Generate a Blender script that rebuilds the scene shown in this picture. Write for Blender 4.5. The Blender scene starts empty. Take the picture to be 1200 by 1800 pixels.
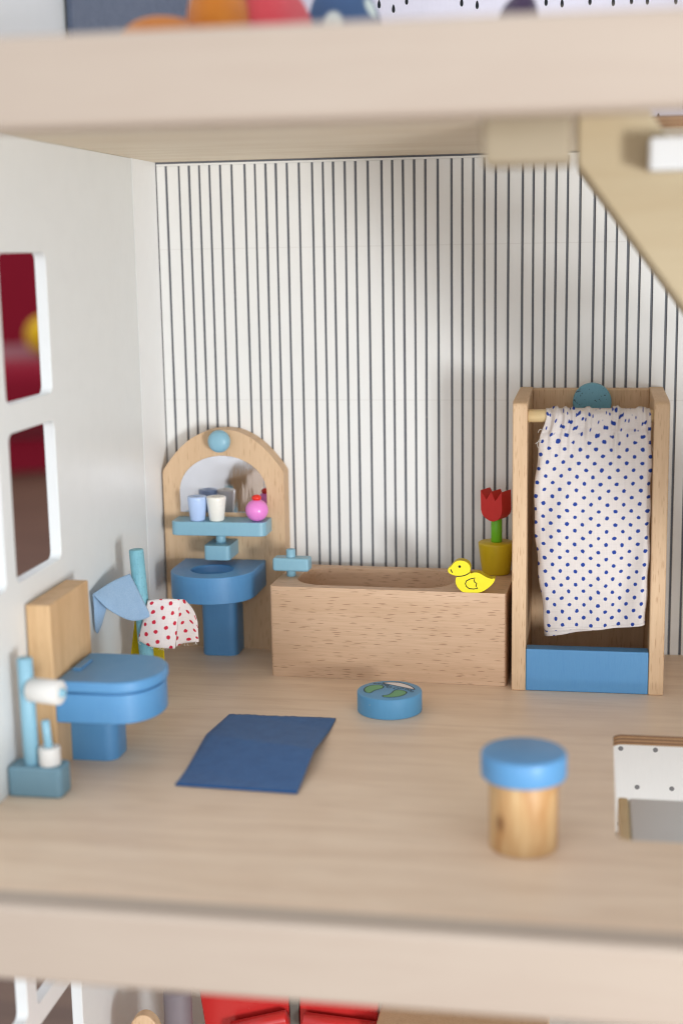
import bpy, bmesh, math, random
from mathutils import Vector, Matrix

random.seed(7)
S = 0.01                      # geometry below is written in centimetres
scene = bpy.context.scene
C = scene.collection

# ------------------------------------------------------------------ camera
yaw, pitch, roll = math.radians(10.0678), math.radians(10.4967), math.radians(-0.9918)
fwd = Vector((-math.sin(yaw) * math.cos(pitch), math.cos(yaw) * math.cos(pitch), -math.sin(pitch)))
rgt = Vector((math.cos(yaw), math.sin(yaw), 0))
upv = rgt.cross(fwd)
r2 = rgt * math.cos(roll) + upv * math.sin(roll)
u2 = -rgt * math.sin(roll) + upv * math.cos(roll)
cam_data = bpy.data.cameras.new('camera')
cam = bpy.data.objects.new('camera', cam_data); C.objects.link(cam)
M4 = Matrix((r2, u2, -fwd)).transposed().to_4x4()
M4.translation = Vector((0, -71.365, 20.555)) * S
cam.matrix_world = M4
cam_data.sensor_fit = 'VERTICAL'; cam_data.sensor_height = 36.0; cam_data.sensor_width = 24.0
cam_data.lens = 50.0
cam_data.clip_start = 0.01; cam_data.clip_end = 60.0
cam_data.dof.use_dof = True
cam_data.dof.focus_distance = 0.675
cam_data.dof.aperture_fstop = 4.8
cam_data.dof.aperture_blades = 9
scene.camera = cam

# ------------------------------------------------------------------ light
world = bpy.data.worlds.new('World'); scene.world = world; world.use_nodes = True
bg = world.node_tree.nodes['Background']
bg.inputs[0].default_value = (0.90, 0.97, 1.06, 1); bg.inputs[1].default_value = 1.0

def area(name, loc, target, sx, sy, watts, col):
    l = bpy.data.lights.new(name, 'AREA'); l.shape = 'RECTANGLE'; l.size = sx; l.size_y = sy
    l.energy = watts; l.color = col
    o = bpy.data.objects.new(name, l); C.objects.link(o)
    o.location = Vector(loc) * S
    d = (Vector(target) - Vector(loc))
    o.rotation_euler = d.to_track_quat('-Z', 'Y').to_euler()
    return o
area('window_light', (60, -105, 1), (-6, -3, 10), 0.17, 0.24, 8.3, (0.93, 0.97, 1.0))
area('front_fill', (-10, -260, 48), (-6, -10, 12), 1.6, 1.2, 4.0, (0.93, 0.98, 1.0))  # added broad fill from the front, not an actual window
area('low_bounce_fill', (15, -150, -24), (-6, -6, 22), 1.3, 0.5, 5.0, (0.95, 0.98, 1.0))  # added fill from below, stands in for floor bounce onto ceiling and upper wall

vs = scene.view_settings
vs.view_transform = 'Standard'; vs.look = 'None'; vs.exposure = 0.20; vs.gamma = 1.0
vs.use_curve_mapping = False
scene.cycles.filter_width = 1.05
scene.cycles.max_bounces = 10; scene.cycles.diffuse_bounces = 5

# ------------------------------------------------------------------ materials
def lin(r, g, b, k=1.0):
    def f(c):
        c /= 255.0
        return (c / 12.92 if c <= 0.04045 else ((c + 0.055) / 1.055) ** 2.4) * k
    return (min(f(r), .9), min(f(g), .9), min(f(b), .9), 1)

class NT:
    def __init__(s, name):
        s.m = bpy.data.materials.new(name); s.m.use_nodes = True
        s.t = s.m.node_tree; s.n = s.t.nodes; s.b = s.n['Principled BSDF']
    def node(s, t, **kw):
        n = s.n.new(t)
        for k, v in kw.items(): setattr(n, k, v)
        return n
    def link(s, a, b): s.t.links.new(a, b)
    def coord(s, kind='Object', scale=(100, 100, 100), rot=(0, 0, 0), loc=(0, 0, 0)):
        tc = s.node('ShaderNodeTexCoord'); mp = s.node('ShaderNodeMapping')
        mp.inputs['Scale'].default_value = scale; mp.inputs['Rotation'].default_value = rot
        mp.inputs['Location'].default_value = loc
        s.link(tc.outputs[kind], mp.inputs[0]); return mp.outputs[0]
    def noise(s, vec, scale=1, detail=3, rough=.5, dist=0):
        n = s.node('ShaderNodeTexNoise'); n.inputs['Scale'].default_value = scale
        n.inputs['Detail'].default_value = detail; n.inputs['Roughness'].default_value = rough
        n.inputs['Distortion'].default_value = dist
        s.link(vec, n.inputs['Vector']); return n.outputs[0]
    def math(s, op, a, b=0.0, clamp=False):
        n = s.node('ShaderNodeMath', operation=op, use_clamp=clamp)
        for i, v in enumerate((a, b)):
            if isinstance(v, (int, float)): n.inputs[i].default_value = v
            else: s.link(v, n.inputs[i])
        return n.outputs[0]
    def ramp(s, fac, lo, hi):
        n = s.node('ShaderNodeMapRange'); n.inputs[1].default_value = lo; n.inputs[2].default_value = hi
        s.link(fac, n.inputs[0]); return n.outputs[0]
    def mix(s, fac, a, b):
        n = s.node('ShaderNodeMix', data_type='RGBA')
        if isinstance(fac, (int, float)): n.inputs[0].default_value = fac
        else: s.link(fac, n.inputs[0])
        for i, v in ((6, a), (7, b)):
            if isinstance(v, tuple): n.inputs[i].default_value = v
            else: s.link(v, n.inputs[i])
        return n.outputs[2]
    def bump(s, h, strength=.2, dist=.0002, prev=None):
        n = s.node('ShaderNodeBump'); n.inputs['Strength'].default_value = strength
        n.inputs['Distance'].default_value = dist; s.link(h, n.inputs['Height'])
        if prev is not None: s.link(prev, n.inputs['Normal'])
        return n.outputs[0]
    def done(s, col, rough=.5, normal=None, spec=.5):
        if isinstance(col, tuple): s.b.inputs['Base Color'].default_value = col
        else: s.link(col, s.b.inputs['Base Color'])
        if isinstance(rough, (int, float)): s.b.inputs['Roughness'].default_value = rough
        else: s.link(rough, s.b.inputs['Roughness'])
        s.b.inputs['Specular IOR Level'].default_value = spec
        if normal is not None: s.link(normal, s.b.inputs['Normal'])
        return s.m

def wood(name, base, dark, axis=0, fleck=0.0, fleck_col=None, rough=.5, grain=.35, figure=.25, tilt=0.0, fl=(1.3, 13.0)):
    """grain runs along `axis`; flecks are the short dark rays of beech"""
    t = NT(name)
    def stretched(along, across, loc=(0, 0, 0)):
        sc = [across * 100] * 3; sc[axis] = along * 100
        rot = [0, 0, 0]
        return t.coord(scale=tuple(sc), rot=(0, tilt, 0), loc=loc)
    fine = t.noise(stretched(.5, 14), 1, 4, .6)
    broad = t.noise(stretched(.12, 1.1), 1, 3, .55, .6)
    patch = t.noise(t.coord(scale=(35, 35, 35)), 1, 2)
    col = t.mix(t.math('MULTIPLY', t.ramp(fine, .35, .72), grain), base, dark)
    col = t.mix(t.math('MULTIPLY', t.ramp(broad, .42, .66), figure), col, dark)
    col = t.mix(t.math('MULTIPLY', t.ramp(patch, .4, .75), figure * .5), col, dark)
    h = fine
    if fleck:
        v = t.node('ShaderNodeTexVoronoi'); v.inputs['Scale'].default_value = 1; v.inputs['Randomness'].default_value = 1
        wob = t.node('ShaderNodeVectorMath', operation='ADD')
        sv = stretched(fl[0], fl[1], (3.3, 1.7, 5.1))
        nz = t.node('ShaderNodeTexNoise'); nz.inputs['Scale'].default_value = 2.2; t.link(sv, nz.inputs['Vector'])
        sub = t.node('ShaderNodeVectorMath', operation='SCALE'); sub.inputs['Scale'].default_value = .45
        t.link(nz.outputs['Color'], sub.inputs[0]); t.link(sv, wob.inputs[0]); t.link(sub.outputs[0], wob.inputs[1])
        t.link(wob.outputs[0], v.inputs['Vector'])
        near = t.math('SUBTRACT', 1.0, t.ramp(v.outputs['Distance'], .17, .34))
        sep = t.node('ShaderNodeSeparateColor'); t.link(v.outputs['Color'], sep.inputs[0])
        keep = t.ramp(sep.outputs[0], .15, .6)
        f = t.math('MULTIPLY', t.math('MULTIPLY', near, keep), fleck, True)
        col = t.mix(f, col, fleck_col or dark)
        h = t.math('SUBTRACT', fine, t.math('MULTIPLY', f, .8))
    return t.done(col, rough, t.bump(h, .25, .00012), .35)

def paint(name, col, rough=.38, var=.12, spec=.45, brush=.15, dark=None, speck=0.0):
    t = NT(name)
    n = t.noise(t.coord(scale=(90, 90, 90)), 1, 4, .6)
    d = dark or tuple(c * .72 for c in col[:3]) + (1,)
    c = t.mix(t.math('MULTIPLY', t.ramp(n, .4, .8), var), col, d)
    fine = t.noise(t.coord(scale=(1100, 1100, 120)), 1, 4, .65)
    c = t.mix(t.math('MULTIPLY', t.ramp(fine, .5, .8), var * 1.3), c, d)
    chip = t.noise(t.coord(scale=(420, 420, 420)), 1, 3, .6)
    c = t.mix(t.math('MULTIPLY', t.ramp(chip, .74, .77), min(1.0, var * 2.2)), c, lin(206, 190, 168))
    if speck:
        s = t.noise(t.coord(scale=(900, 900, 900)), 1, 2)
        c = t.mix(t.math('MULTIPLY', t.ramp(s, .64, .68), speck), c, lin(50, 60, 65))
    r = t.math('ADD', t.math('MULTIPLY', n, .2), rough - .1)
    return t.done(c, r, t.bump(fine, brush, .0003), spec)

def felt(name, col, dark, weave=False):
    t = NT(name)
    n = t.noise(t.coord(scale=(1700, 1700, 1700)), 1, 4, .75)
    b = t.noise(t.coord(scale=(190, 190, 190)), 1, 4, .65)
    c = t.mix(t.ramp(n, .3, .75), col, dark)
    c = t.mix(t.math('MULTIPLY', t.ramp(b, .38, .68), .45), c, dark)
    m = t.done(c, .95, t.bump(n, .9, .0005), .1)
    t.b.inputs['Sheen Weight'].default_value = .25
    return m

def dotted_cloth(name, cloth, dot, sx, sy, rad, ang=0.0):
    """UV is in cm; dots on a centred lattice, thin woven cotton"""
    t = NT(name)
    uv = t.coord('UV', (1, 1, 1), (0, 0, ang))
    nz = t.node('ShaderNodeTexNoise'); nz.inputs['Scale'].default_value = 1.3; nz.inputs['Detail'].default_value = 2
    t.link(uv, nz.inputs['Vector'])
    dv = t.node('ShaderNodeVectorMath', operation='SCALE'); dv.inputs['Scale'].default_value = .16
    t.link(nz.outputs['Color'], dv.inputs[0])
    ad = t.node('ShaderNodeVectorMath', operation='ADD'); t.link(uv, ad.inputs[0]); t.link(dv.outputs[0], ad.inputs[1])
    n2 = t.node('ShaderNodeTexNoise'); n2.inputs['Scale'].default_value = 14; t.link(uv, n2.inputs['Vector'])
    d2 = t.node('ShaderNodeVectorMath', operation='SCALE'); d2.inputs['Scale'].default_value = .06
    t.link(n2.outputs['Color'], d2.inputs[0])
    a2 = t.node('ShaderNodeVectorMath', operation='ADD'); t.link(ad.outputs[0], a2.inputs[0]); t.link(d2.outputs[0], a2.inputs[1])
    sp = t.node('ShaderNodeSeparateXYZ'); t.link(a2.outputs[0], sp.inputs[0])
    u = t.math('DIVIDE', sp.outputs[0], sx); v = t.math('DIVIDE', sp.outputs[1], sy)
    a = t.math('MULTIPLY', t.math('ADD', u, v), .5); b = t.math('MULTIPLY', t.math('SUBTRACT', u, v), .5)
    fa = t.math('SUBTRACT', t.math('FRACT', a), .5); fb = t.math('SUBTRACT', t.math('FRACT', b), .5)
    du = t.math('MULTIPLY', t.math('ADD', fa, fb), sx); dw = t.math('MULTIPLY', t.math('SUBTRACT', fa, fb), sy)
    dist = t.math('SQRT', t.math('ADD', t.math('MULTIPLY', du, du), t.math('MULTIPLY', dw, dw)))
    mask = t.math('SUBTRACT', 1.0, t.ramp(dist, rad * .88, rad * 1.12))
    # weave
    sp2 = t.node('ShaderNodeSeparateXYZ'); t.link(uv, sp2.inputs[0])
    w = t.math('MULTIPLY', t.math('SINE', t.math('MULTIPLY', sp2.outputs[0], 165)), t.math('SINE', t.math('MULTIPLY', sp2.outputs[1], 165)))
    slub = t.noise(t.coord('UV', (1.2, 26, 1)), 1, 3); slub2 = t.noise(t.coord('UV', (26, 1.2, 1)), 1, 3)
    shade = t.math('ADD', t.math('MULTIPLY', t.ramp(w, -1, 1), .25), t.math('MULTIPLY', t.math('ADD', t.ramp(slub, .4, .7), t.ramp(slub2, .4, .7)), .22))
    dk = tuple(c * .74 for c in cloth[:3]) + (1,)
    base = t.mix(shade, cloth, dk)
    c = t.mix(mask, base, dot)
    m = t.done(c, .92, t.bump(w, .3, .0002), .12)
    t.b.inputs['Transmission Weight'].default_value = 0
    t.b.inputs['Subsurface Weight'].default_value = 0
    return m

beech_lt = lin(214, 186, 152); beech_dk = lin(178, 140, 104)
M = {}
M['tub'] = wood('beech_tub', lin(218, 184, 153), lin(190, 153, 119), 0, .6, lin(140, 98, 70), .5, .45, .3, -.05)
M['beech_v'] = wood('beech_upright', lin(218, 186, 150), lin(190, 152, 114), 2, .5, lin(160, 114, 76), .5, .35, .3)
M['beech_y'] = wood('beech_toilet', lin(214, 178, 134), lin(184, 144, 100), 2, .25, lin(160, 112, 70), .5, .45, .5)
M['dowel'] = wood('pale_dowel', lin(228, 206, 160), lin(206, 176, 124), 0, 0, None, .35)
M['pine'] = None
M['floor'] = wood('birch_floor', lin(240, 216, 190), lin(216, 186, 158), 0, .1, lin(180, 148, 118), .42, .16, .5, 0, (.5, 3))
M['ceil'] = wood('birch_ceiling', lin(236, 222, 198), lin(216, 196, 166), 0, 0, None, .5, .3, .5)
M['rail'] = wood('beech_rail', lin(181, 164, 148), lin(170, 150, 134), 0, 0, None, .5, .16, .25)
M['stair'] = wood('birch_stair', lin(184, 167, 136), lin(172, 151, 117), 0, 0, None, .5, .25, .35)
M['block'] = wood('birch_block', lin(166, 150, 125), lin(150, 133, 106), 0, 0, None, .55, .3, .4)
M['tread'] = paint('white_tread_paint', lin(220, 221, 221), .4, .05, .4, .08)
M['white'] = paint('white_paint', lin(227, 228, 226), .38, .07, .45, .3)
M['white2'] = paint('white_post_paint', lin(240, 240, 239), .4, .05, .4, .08)
M['groove'] = paint('dark_groove', lin(112, 114, 120), .6, .2, .2)
M['blue'] = paint('blue_paint', lin(92, 148, 194), .38, .2, .45, .22, lin(70, 128, 184))
M['blue2'] = paint('blue_basin_paint', lin(92, 150, 200), .38, .22, .45, .22, lin(66, 120, 176))
M['teal'] = paint('pale_teal_paint', lin(138, 182, 200), .38, .16, .45, .22, lin(110, 164, 188))
M['teal_shade'] = paint('shaded_teal_paint', lin(116, 150, 166), .5, .15, .35, .12, lin(92, 128, 146))  # teal for the roll holder base, its dimmer light put into the colour
M['teal_w'] = paint('worn_teal_paint', lin(128, 184, 198), .5, .5, .4, .5, lin(80, 140, 158), .25)
M['teal_d'] = paint('teal_disc_paint', lin(112, 168, 188), .42, .18, .4, .2, lin(88, 142, 164), .75)
M['scale'] = paint('scale_blue_paint', lin(96, 158, 200), .45, .2, .35, .2)
M['yellow'] = paint('yellow_paint', lin(246, 226, 40), .45, .08, .35, .1)
M['yellow_e'] = paint('duck_edge_paint', lin(206, 182, 30), .45, .2, .35, .1)
M['pot'] = paint('mustard_paint', lin(206, 176, 28), .38, .2, .4, .15)
M['green'] = paint('green_paint', lin(112, 186, 40), .4, .1, .4)
M['red'] = paint('tulip_red_paint', lin(204, 50, 46), .5, .15, .35, .15)
M['cap'] = paint('cap_red_paint', lin(232, 52, 36), .3, .05, .5)
M['pink'] = paint('pink_paint', lin(238, 138, 214), .25, .05, .5, .04)
M['lilac'] = paint('pale_blue_paint', lin(184, 206, 242), .3, .06, .5, .05)
M['cream'] = paint('cream_paint', lin(240, 236, 226), .28, .05, .5, .04)
M['roll'] = paint('white_roll_paint', lin(222, 219, 214), .5, .04, .3, .05)
M['black'] = paint('black_ink', lin(24, 26, 30), .6, 0, .2)
M['foot'] = paint('footprint_green_ink', lin(116, 172, 128), .55, .1, .2)
M['dial'] = paint('dial_white_ink', lin(236, 228, 226), .55, .05, .2)
M['rug'] = felt('blue_felt', lin(62, 118, 178), lin(32, 76, 132))
M['towel'] = felt('pale_blue_felt', lin(166, 196, 224), lin(138, 172, 206))
M['ytowel'] = felt('yellow_felt', lin(222, 196, 20), lin(190, 160, 10))
M['curtain'] = dotted_cloth('blue_dot_cotton', lin(228, 219, 214), lin(44, 70, 150), .365, .325, .092, .03)
M['rdots'] = dotted_cloth('red_dot_cotton', lin(240, 230, 226), lin(200, 44, 66), .30, .335, .088, .35)
M['screw'] = paint('grey_dot', lin(120, 120, 122), .5, .05, .3)
M['glossred'] = paint('gloss_red_paint', lin(192, 46, 44), .25, .1, .5)
M['darkgap'] = paint('gap_shade_grey', lin(96, 92, 84), .6)  # shade of the gap between the red panels, put into the colour
M['slate'] = felt('slate_blue_fabric', lin(120, 130, 150), lin(92, 102, 124))
M['orange'] = felt('orange_fabric', lin(220, 138, 50), lin(186, 100, 30))
M['coral'] = felt('coral_fabric', lin(226, 86, 92), lin(196, 56, 66))
M['purple'] = felt('dark_purple_fabric', lin(92, 72, 100), lin(60, 46, 72))
M['grey_p'] = paint('grey_purple_paint', lin(118, 108, 112), .6)
M['redsofa'] = felt('red_upholstery', lin(152, 24, 44), lin(124, 14, 36))
M['yball'] = felt('yellow_cushion_fabric', lin(236, 190, 30), lin(216, 166, 20))
M['lav'] = paint('lavender_paint', lin(222, 216, 228), .5)

def mirror_mat():
    t = NT('mirror_film')
    n = t.noise(t.coord(scale=(55, 55, 55)), 1, 1)
    n2 = t.noise(t.coord(scale=(260, 260, 60)), 1, 2)
    t.b.inputs['Metallic'].default_value = 1
    h = t.math('ADD', n, t.math('MULTIPLY', n2, .12))
    return t.done(lin(206, 206, 212), .06, t.bump(h, .3, .0009))
M['mirror'] = mirror_mat()

def pine_mat():
    t = NT('pine_stool')
    broad = t.noise(t.coord(scale=(120, 120, 22)), 1, 3, .5, 1.2)
    fine = t.noise(t.coord(scale=(900, 900, 60)), 1, 3)
    c = t.mix(t.ramp(broad, .36, .66), lin(212, 178, 130), lin(184, 134, 82))
    c = t.mix(t.math('MULTIPLY', t.ramp(fine, .4, .8), .3), c, lin(186, 132, 78))
    # a knot on the side towards the front left
    k = t.node('ShaderNodeTexGradient', gradient_type='SPHERICAL')
    mp = t.coord(scale=(330, 330, 210), loc=(.80 * 3.3, .98 * 3.3, -1.15 * 2.1))
    t.link(mp, k.inputs[0])
    c = t.mix(t.math('MULTIPLY', t.ramp(k.outputs[0], .1, .9), 1.0, True), c, lin(104, 62, 34))
    return t.done(c, .42, t.bump(fine, .15, .0001), .4)
M['pine'] = pine_mat()

def ply_mat():
    t = NT('plywood_edge')
    sp = t.node('ShaderNodeSeparateXYZ'); t.link(t.coord(), sp.inputs[0])
    s = t.math('SINE', t.math('MULTIPLY', sp.outputs[2], 6.283 / .15))
    n = t.noise(t.coord(scale=(300, 300, 900)), 1, 3)
    c = t.mix(t.ramp(s, -.3, .5), lin(120, 84, 56), lin(180, 140, 98))
    c = t.mix(t.math('MULTIPLY', n, .5), c, lin(104, 72, 48))
    return t.done(c, .7)
M['ply'] = ply_mat()

def board_mat():
    t = NT('white_board_paint')
    sp = t.node('ShaderNodeSeparateXYZ'); t.link(t.coord(), sp.inputs[0])
    n = t.noise(t.coord(scale=(60, 60, 60)), 1, 4)
    c = t.mix(t.math('MULTIPLY', t.ramp(n, .4, .8), .08), lin(231, 230, 227), lin(204, 199, 191))
    for z in (20.65, 12.95):
        d = t.math('ABSOLUTE', t.math('SUBTRACT', sp.outputs[2], z))
        c = t.mix(t.math('MULTIPLY', t.math('SUBTRACT', 1.0, t.ramp(d, .01, .035)), .14), c, lin(160, 150, 140))
    g = t.noise(t.coord(scale=(800, 800, 120)), 1, 3)
    return t.done(c, .5, t.bump(g, .12, .0001), .35)
M['board'] = board_mat()

def floral_mat():
    t = NT('blue_floral_fabric')
    v = t.node('ShaderNodeTexVoronoi'); v.inputs['Scale'].default_value = 1
    t.link(t.coord(scale=(90, 90, 90)), v.inputs['Vector'])
    c = t.mix(t.ramp(v.outputs['Distance'], .25, .4), lin(214, 222, 214), lin(66, 92, 130))
    return t.done(c, .9)
M['floral'] = floral_mat()

def plank_mat():
    t = NT('dark_plank_floor')
    broad = t.noise(t.coord(scale=(2, 30, 2)), 1, 4)
    c = t.mix(t.ramp(broad, .3, .7), lin(118, 88, 68), lin(80, 55, 42))
    sp = t.node('ShaderNodeSeparateXYZ'); t.link(t.coord(scale=(100, 100, 100)), sp.inputs[0])
    return t.done(c, .5)
M['plank'] = plank_mat()

# ------------------------------------------------------------------ mesh helpers
def finish(name, bm, mat, parent=None, base=None, bevel=0.0, seg=3, smooth=True, auto=None, normals=True):
    """bm in world centimetres; base = the thing's base point (origin) in cm"""
    b = Vector(base) if base is not None else (Vector(parent['_b']) if parent is not None else Vector((0, 0, 0)))
    for v in bm.verts: v.co = (v.co - b) * S
    if normals: bmesh.ops.recalc_face_normals(bm, faces=bm.faces)
    me = bpy.data.meshes.new(name); bm.to_mesh(me); bm.free()
    mats = mat if isinstance(mat, (list, tuple)) else [mat]
    for m in mats: me.materials.append(M[m] if isinstance(m, str) else m)
    if smooth:
        me.polygons.foreach_set('use_smooth', [True] * len(me.polygons))
        if auto: me.set_sharp_from_angle(angle=math.radians(auto))
    o = bpy.data.objects.new(name, me); C.objects.link(o)
    if parent is not None: o.parent = parent
    else: o.location = b * S
    o['_b'] = tuple(b)
    if bevel:
        md = o.modifiers.new('bevel', 'BEVEL'); md.width = bevel * S; md.segments = seg
        md.limit_method = 'ANGLE'; md.angle_limit = math.radians(38); md.harden_normals = True
    return o

def thing(name, label, cat, base, group=None, rz=0.0):
    o = bpy.data.objects.new(name, None); C.objects.link(o)
    o.empty_display_size = .01
    o.location = Vector(base) * S; o.rotation_euler = (0, 0, rz)
    o['_b'] = tuple(base); o['label'] = label; o['category'] = cat
    if group: o['group'] = group
    return o

def tag(o, label, cat, group=None):
    o['label'] = label; o['category'] = cat
    if group: o['group'] = group
    return o

def struct(o):
    o['kind'] = 'structure'; return o

def box(x0, x1, y0, y1, z0, z1, bm=None):
    bm = bm or bmesh.new()
    vs_ = [bm.verts.new((x, y, z)) for z in (z0, z1) for y in (y0, y1) for x in (x0, x1)]
    for f in ((0, 2, 3, 1), (4, 5, 7, 6), (0, 1, 5, 4), (2, 6, 7, 3), (0, 4, 6, 2), (1, 3, 7, 5)):
        bm.faces.new([vs_[i] for i in f])
    return bm

def rrect(x0, x1, y0, y1, r, n=6):
    """rounded rectangle outline; r one radius or four (x0y0, x1y0, x1y1, x0y1)"""
    rs = r if isinstance(r, (list, tuple)) else [r] * 4
    out = []
    for (cx, cy, a0), rr in zip(((x0, y0, 180), (x1, y0, 270), (x1, y1, 0), (x0, y1, 90)), rs):
        if rr < 1e-6: out.append((cx, cy)); continue
        ox = cx + rr if cx == x0 else cx - rr
        oy = cy + rr if cy == y0 else cy - rr
        for k in range(n + 1):
            a = math.radians(a0 + 90 * k / n)
            out.append((ox + rr * math.cos(a), oy + rr * math.sin(a)))
    return out

def circ(cx, cy, rx, ry=None, n=40):
    ry = ry or rx
    return [(cx + rx * math.cos(2 * math.pi * k / n), cy + ry * math.sin(2 * math.pi * k / n)) for k in range(n)]

def slab(outline, h0, h1, axes='xyz', pockets=(), holes=(), hole_mat=0, bm=None):
    """extrude a 2D outline from h0 to h1. axes: which world axes (u, v, h) map to.
       pockets: (loop, depth, shrink) sunk from the h1 side; holes: loops cut through"""
    bm = bm or bmesh.new()
    ix = ['xyz'.index(a) for a in axes]
    def P(u, v, h):
        c = [0, 0, 0]; c[ix[0]] = u; c[ix[1]] = v; c[ix[2]] = h; return bm.verts.new(c)
    def ring(l, h): return [P(u, v, h) for u, v in l]
    def sides(a, b, mi=0):
        for k in range(len(a)):
            f = bm.faces.new((a[k], a[(k + 1) % len(a)], b[(k + 1) % len(a)], b[k])); f.material_index = mi
    def edges(r):
        out = []
        for k in range(len(r)):
            e = bm.edges.get((r[k], r[(k + 1) % len(r)]))
            out.append(e or bm.edges.new((r[k], r[(k + 1) % len(r)])))
        return out
    bot, top = ring(outline, h0), ring(outline, h1)
    sides(bot, top)
    tops, bots = [top], [bot]
    for l in holes:
        a, b = ring(l, h0), ring(l, h1); sides(a, b, hole_mat); bots.append(a); tops.append(b)
    for l, d, sh in pockets:
        cx = sum(p[0] for p in l) / len(l); cy = sum(p[1] for p in l) / len(l)
        l2 = [(cx + (u - cx) * sh, cy + (v - cy) * sh) for u, v in l]
        b = ring(l, h1); a = ring(l2, h1 - d); sides(a, b); tops.append(b); bm.faces.new(a)
    for group in (tops, bots):
        if len(group) == 1: bm.faces.new(group[0])
        else:
            es = [e for r in group for e in edges(r)]
            bmesh.ops.triangle_fill(bm, use_beauty=True, use_dissolve=False, edges=es)
    return bm

def lathe(profile, cx, cy, n=40, bm=None, axis='z', z0=0.0):
    """profile: (radius, height) from bottom to top; closed at both ends"""
    bm = bm or bmesh.new()
    rings = []
    for r, h in profile:
        rg = []
        for k in range(n):
            a = 2 * math.pi * k / n
            p = (r * math.cos(a), r * math.sin(a), h)
            if axis == 'z': q = (cx + p[0], cy + p[1], z0 + p[2])
            elif axis == 'x': q = (cx + p[2], cy + p[0], z0 + p[1])
            else: q = (cx + p[0], cy + p[2], z0 + p[1])
            rg.append(bm.verts.new(q))
        rings.append(rg)
    for a, b in zip(rings, rings[1:]):
        for k in range(n): bm.faces.new((a[k], a[(k + 1) % n], b[(k + 1) % n], b[k]))
    bm.faces.new(rings[0][::-1]); bm.faces.new(rings[-1])
    return bm

def round_cyl(r, h0, h1, b=.06, top=True, bottom=True):
    """lathe profile of a cylinder with rounded rims"""
    out = []
    if bottom:
        for k in range(4):
            a = math.radians(90 * k / 3); out.append((r - b + b * math.sin(a), h0 + b - b * math.cos(a)))
    else: out.append((r, h0))
    if top:
        for k in range(4):
            a = math.radians(90 * k / 3); out.append((r - b + b * math.cos(a), h1 - b + b * math.sin(a)))
    else: out.append((r, h1))
    return out

def tube(p0, p1, r, n=20, cap=.04, bm=None):
    bm = bm or bmesh.new()
    p0, p1 = Vector(p0), Vector(p1); d = (p1 - p0); L = d.length; q = d.to_track_quat('Z', 'Y')
    rings = []
    for rr, h in ((r - cap, 0), (r, cap), (r, L - cap), (r - cap, L)):
        rings.append([bm.verts.new(p0 + q @ Vector((rr * math.cos(2 * math.pi * k / n), rr * math.sin(2 * math.pi * k / n), h))) for k in range(n)])
    for a, b in zip(rings, rings[1:]):
        for k in range(n): bm.faces.new((a[k], a[(k + 1) % n], b[(k + 1) % n], b[k]))
    bm.faces.new(rings[0][::-1]); bm.faces.new(rings[-1])
    return bm

def sheet(grid, thick=.03, uvs=None):
    """grid[i][j] of points -> cloth with thickness"""
    bm = bmesh.new()
    vg = [[bm.verts.new(p) for p in row] for row in grid]
    uvl = bm.loops.layers.uv.new('uv')
    for i in range(len(vg) - 1):
        for j in range(len(vg[0]) - 1):
            f = bm.faces.new((vg[i][j], vg[i][j + 1], vg[i + 1][j + 1], vg[i + 1][j]))
            if uvs:
                for l, (a, b) in zip(f.loops, ((i, j), (i, j + 1), (i + 1, j + 1), (i + 1, j))): l[uvl].uv = uvs[a][b]
    return bm

def solid(o, t):
    m = o.modifiers.new('solid', 'SOLIDIFY'); m.thickness = t * S; m.offset = 0
    return o

def ribbon(pts, width, normal, closed=False, bm=None):
    """a flat printed line following pts (3D) lying in the plane with that normal"""
    bm = bm or bmesh.new(); n = Vector(normal).normalized()
    pts = [Vector(p) for p in pts]; N = len(pts); L, R = [], []
    for i, p in enumerate(pts):
        a = pts[i - 1] if (i or closed) else p
        b = pts[(i + 1) % N] if (i < N - 1 or closed) else p
        t = (b - a).normalized(); s = n.cross(t) * width * .5
        L.append(bm.verts.new(p + s)); R.append(bm.verts.new(p - s))
    for i in range(N if closed else N - 1):
        j = (i + 1) % N; bm.faces.new((L[i], L[j], R[j], R[i]))
    return bm

def smooth_loop(pts, n=6, closed=True):
    """Catmull-Rom through 2D points"""
    out = []; N = len(pts)
    for i in range(N if closed else N - 1):
        p0 = pts[(i - 1) % N] if closed or i else pts[0]
        p1, p2 = pts[i], pts[(i + 1) % N]
        p3 = pts[(i + 2) % N] if closed or i + 2 < N else p2
        for k in range(n):
            t = k / n
            out.append(tuple(.5 * (2 * p1[c] + (p2[c] - p0[c]) * t + (2 * p0[c] - 5 * p1[c] + 4 * p2[c] - p3[c]) * t * t + (3 * p1[c] - p0[c] - 3 * p2[c] + p3[c]) * t ** 3) for c in (0, 1)))
    if not closed: out.append(tuple(pts[-1]))
    return out

def poly(pts, s):
    """point at parameter s (0..1) along a 3D polyline"""
    k = s * (len(pts) - 1); i = min(int(k), len(pts) - 2); return Vector(pts[i]).lerp(Vector(pts[i + 1]), k - i)
def smooth3(pts, n=24):
    a = smooth_loop([(p[0], p[1]) for p in pts], n, False); b = smooth_loop([(p[2], 0) for p in pts], n, False)
    return [(q[0], q[1], r[0]) for q, r in zip(a, b)]

# ------------------------------------------------------------------ the doll's house
XL, XR = -21.92, 26.0
HOLE = rrect(1.1, 14.0, -23.5, -12.4, .45)
PITCH = 25.45
YF = -32.0       # where the plywood storeys meet their front rails

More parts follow.
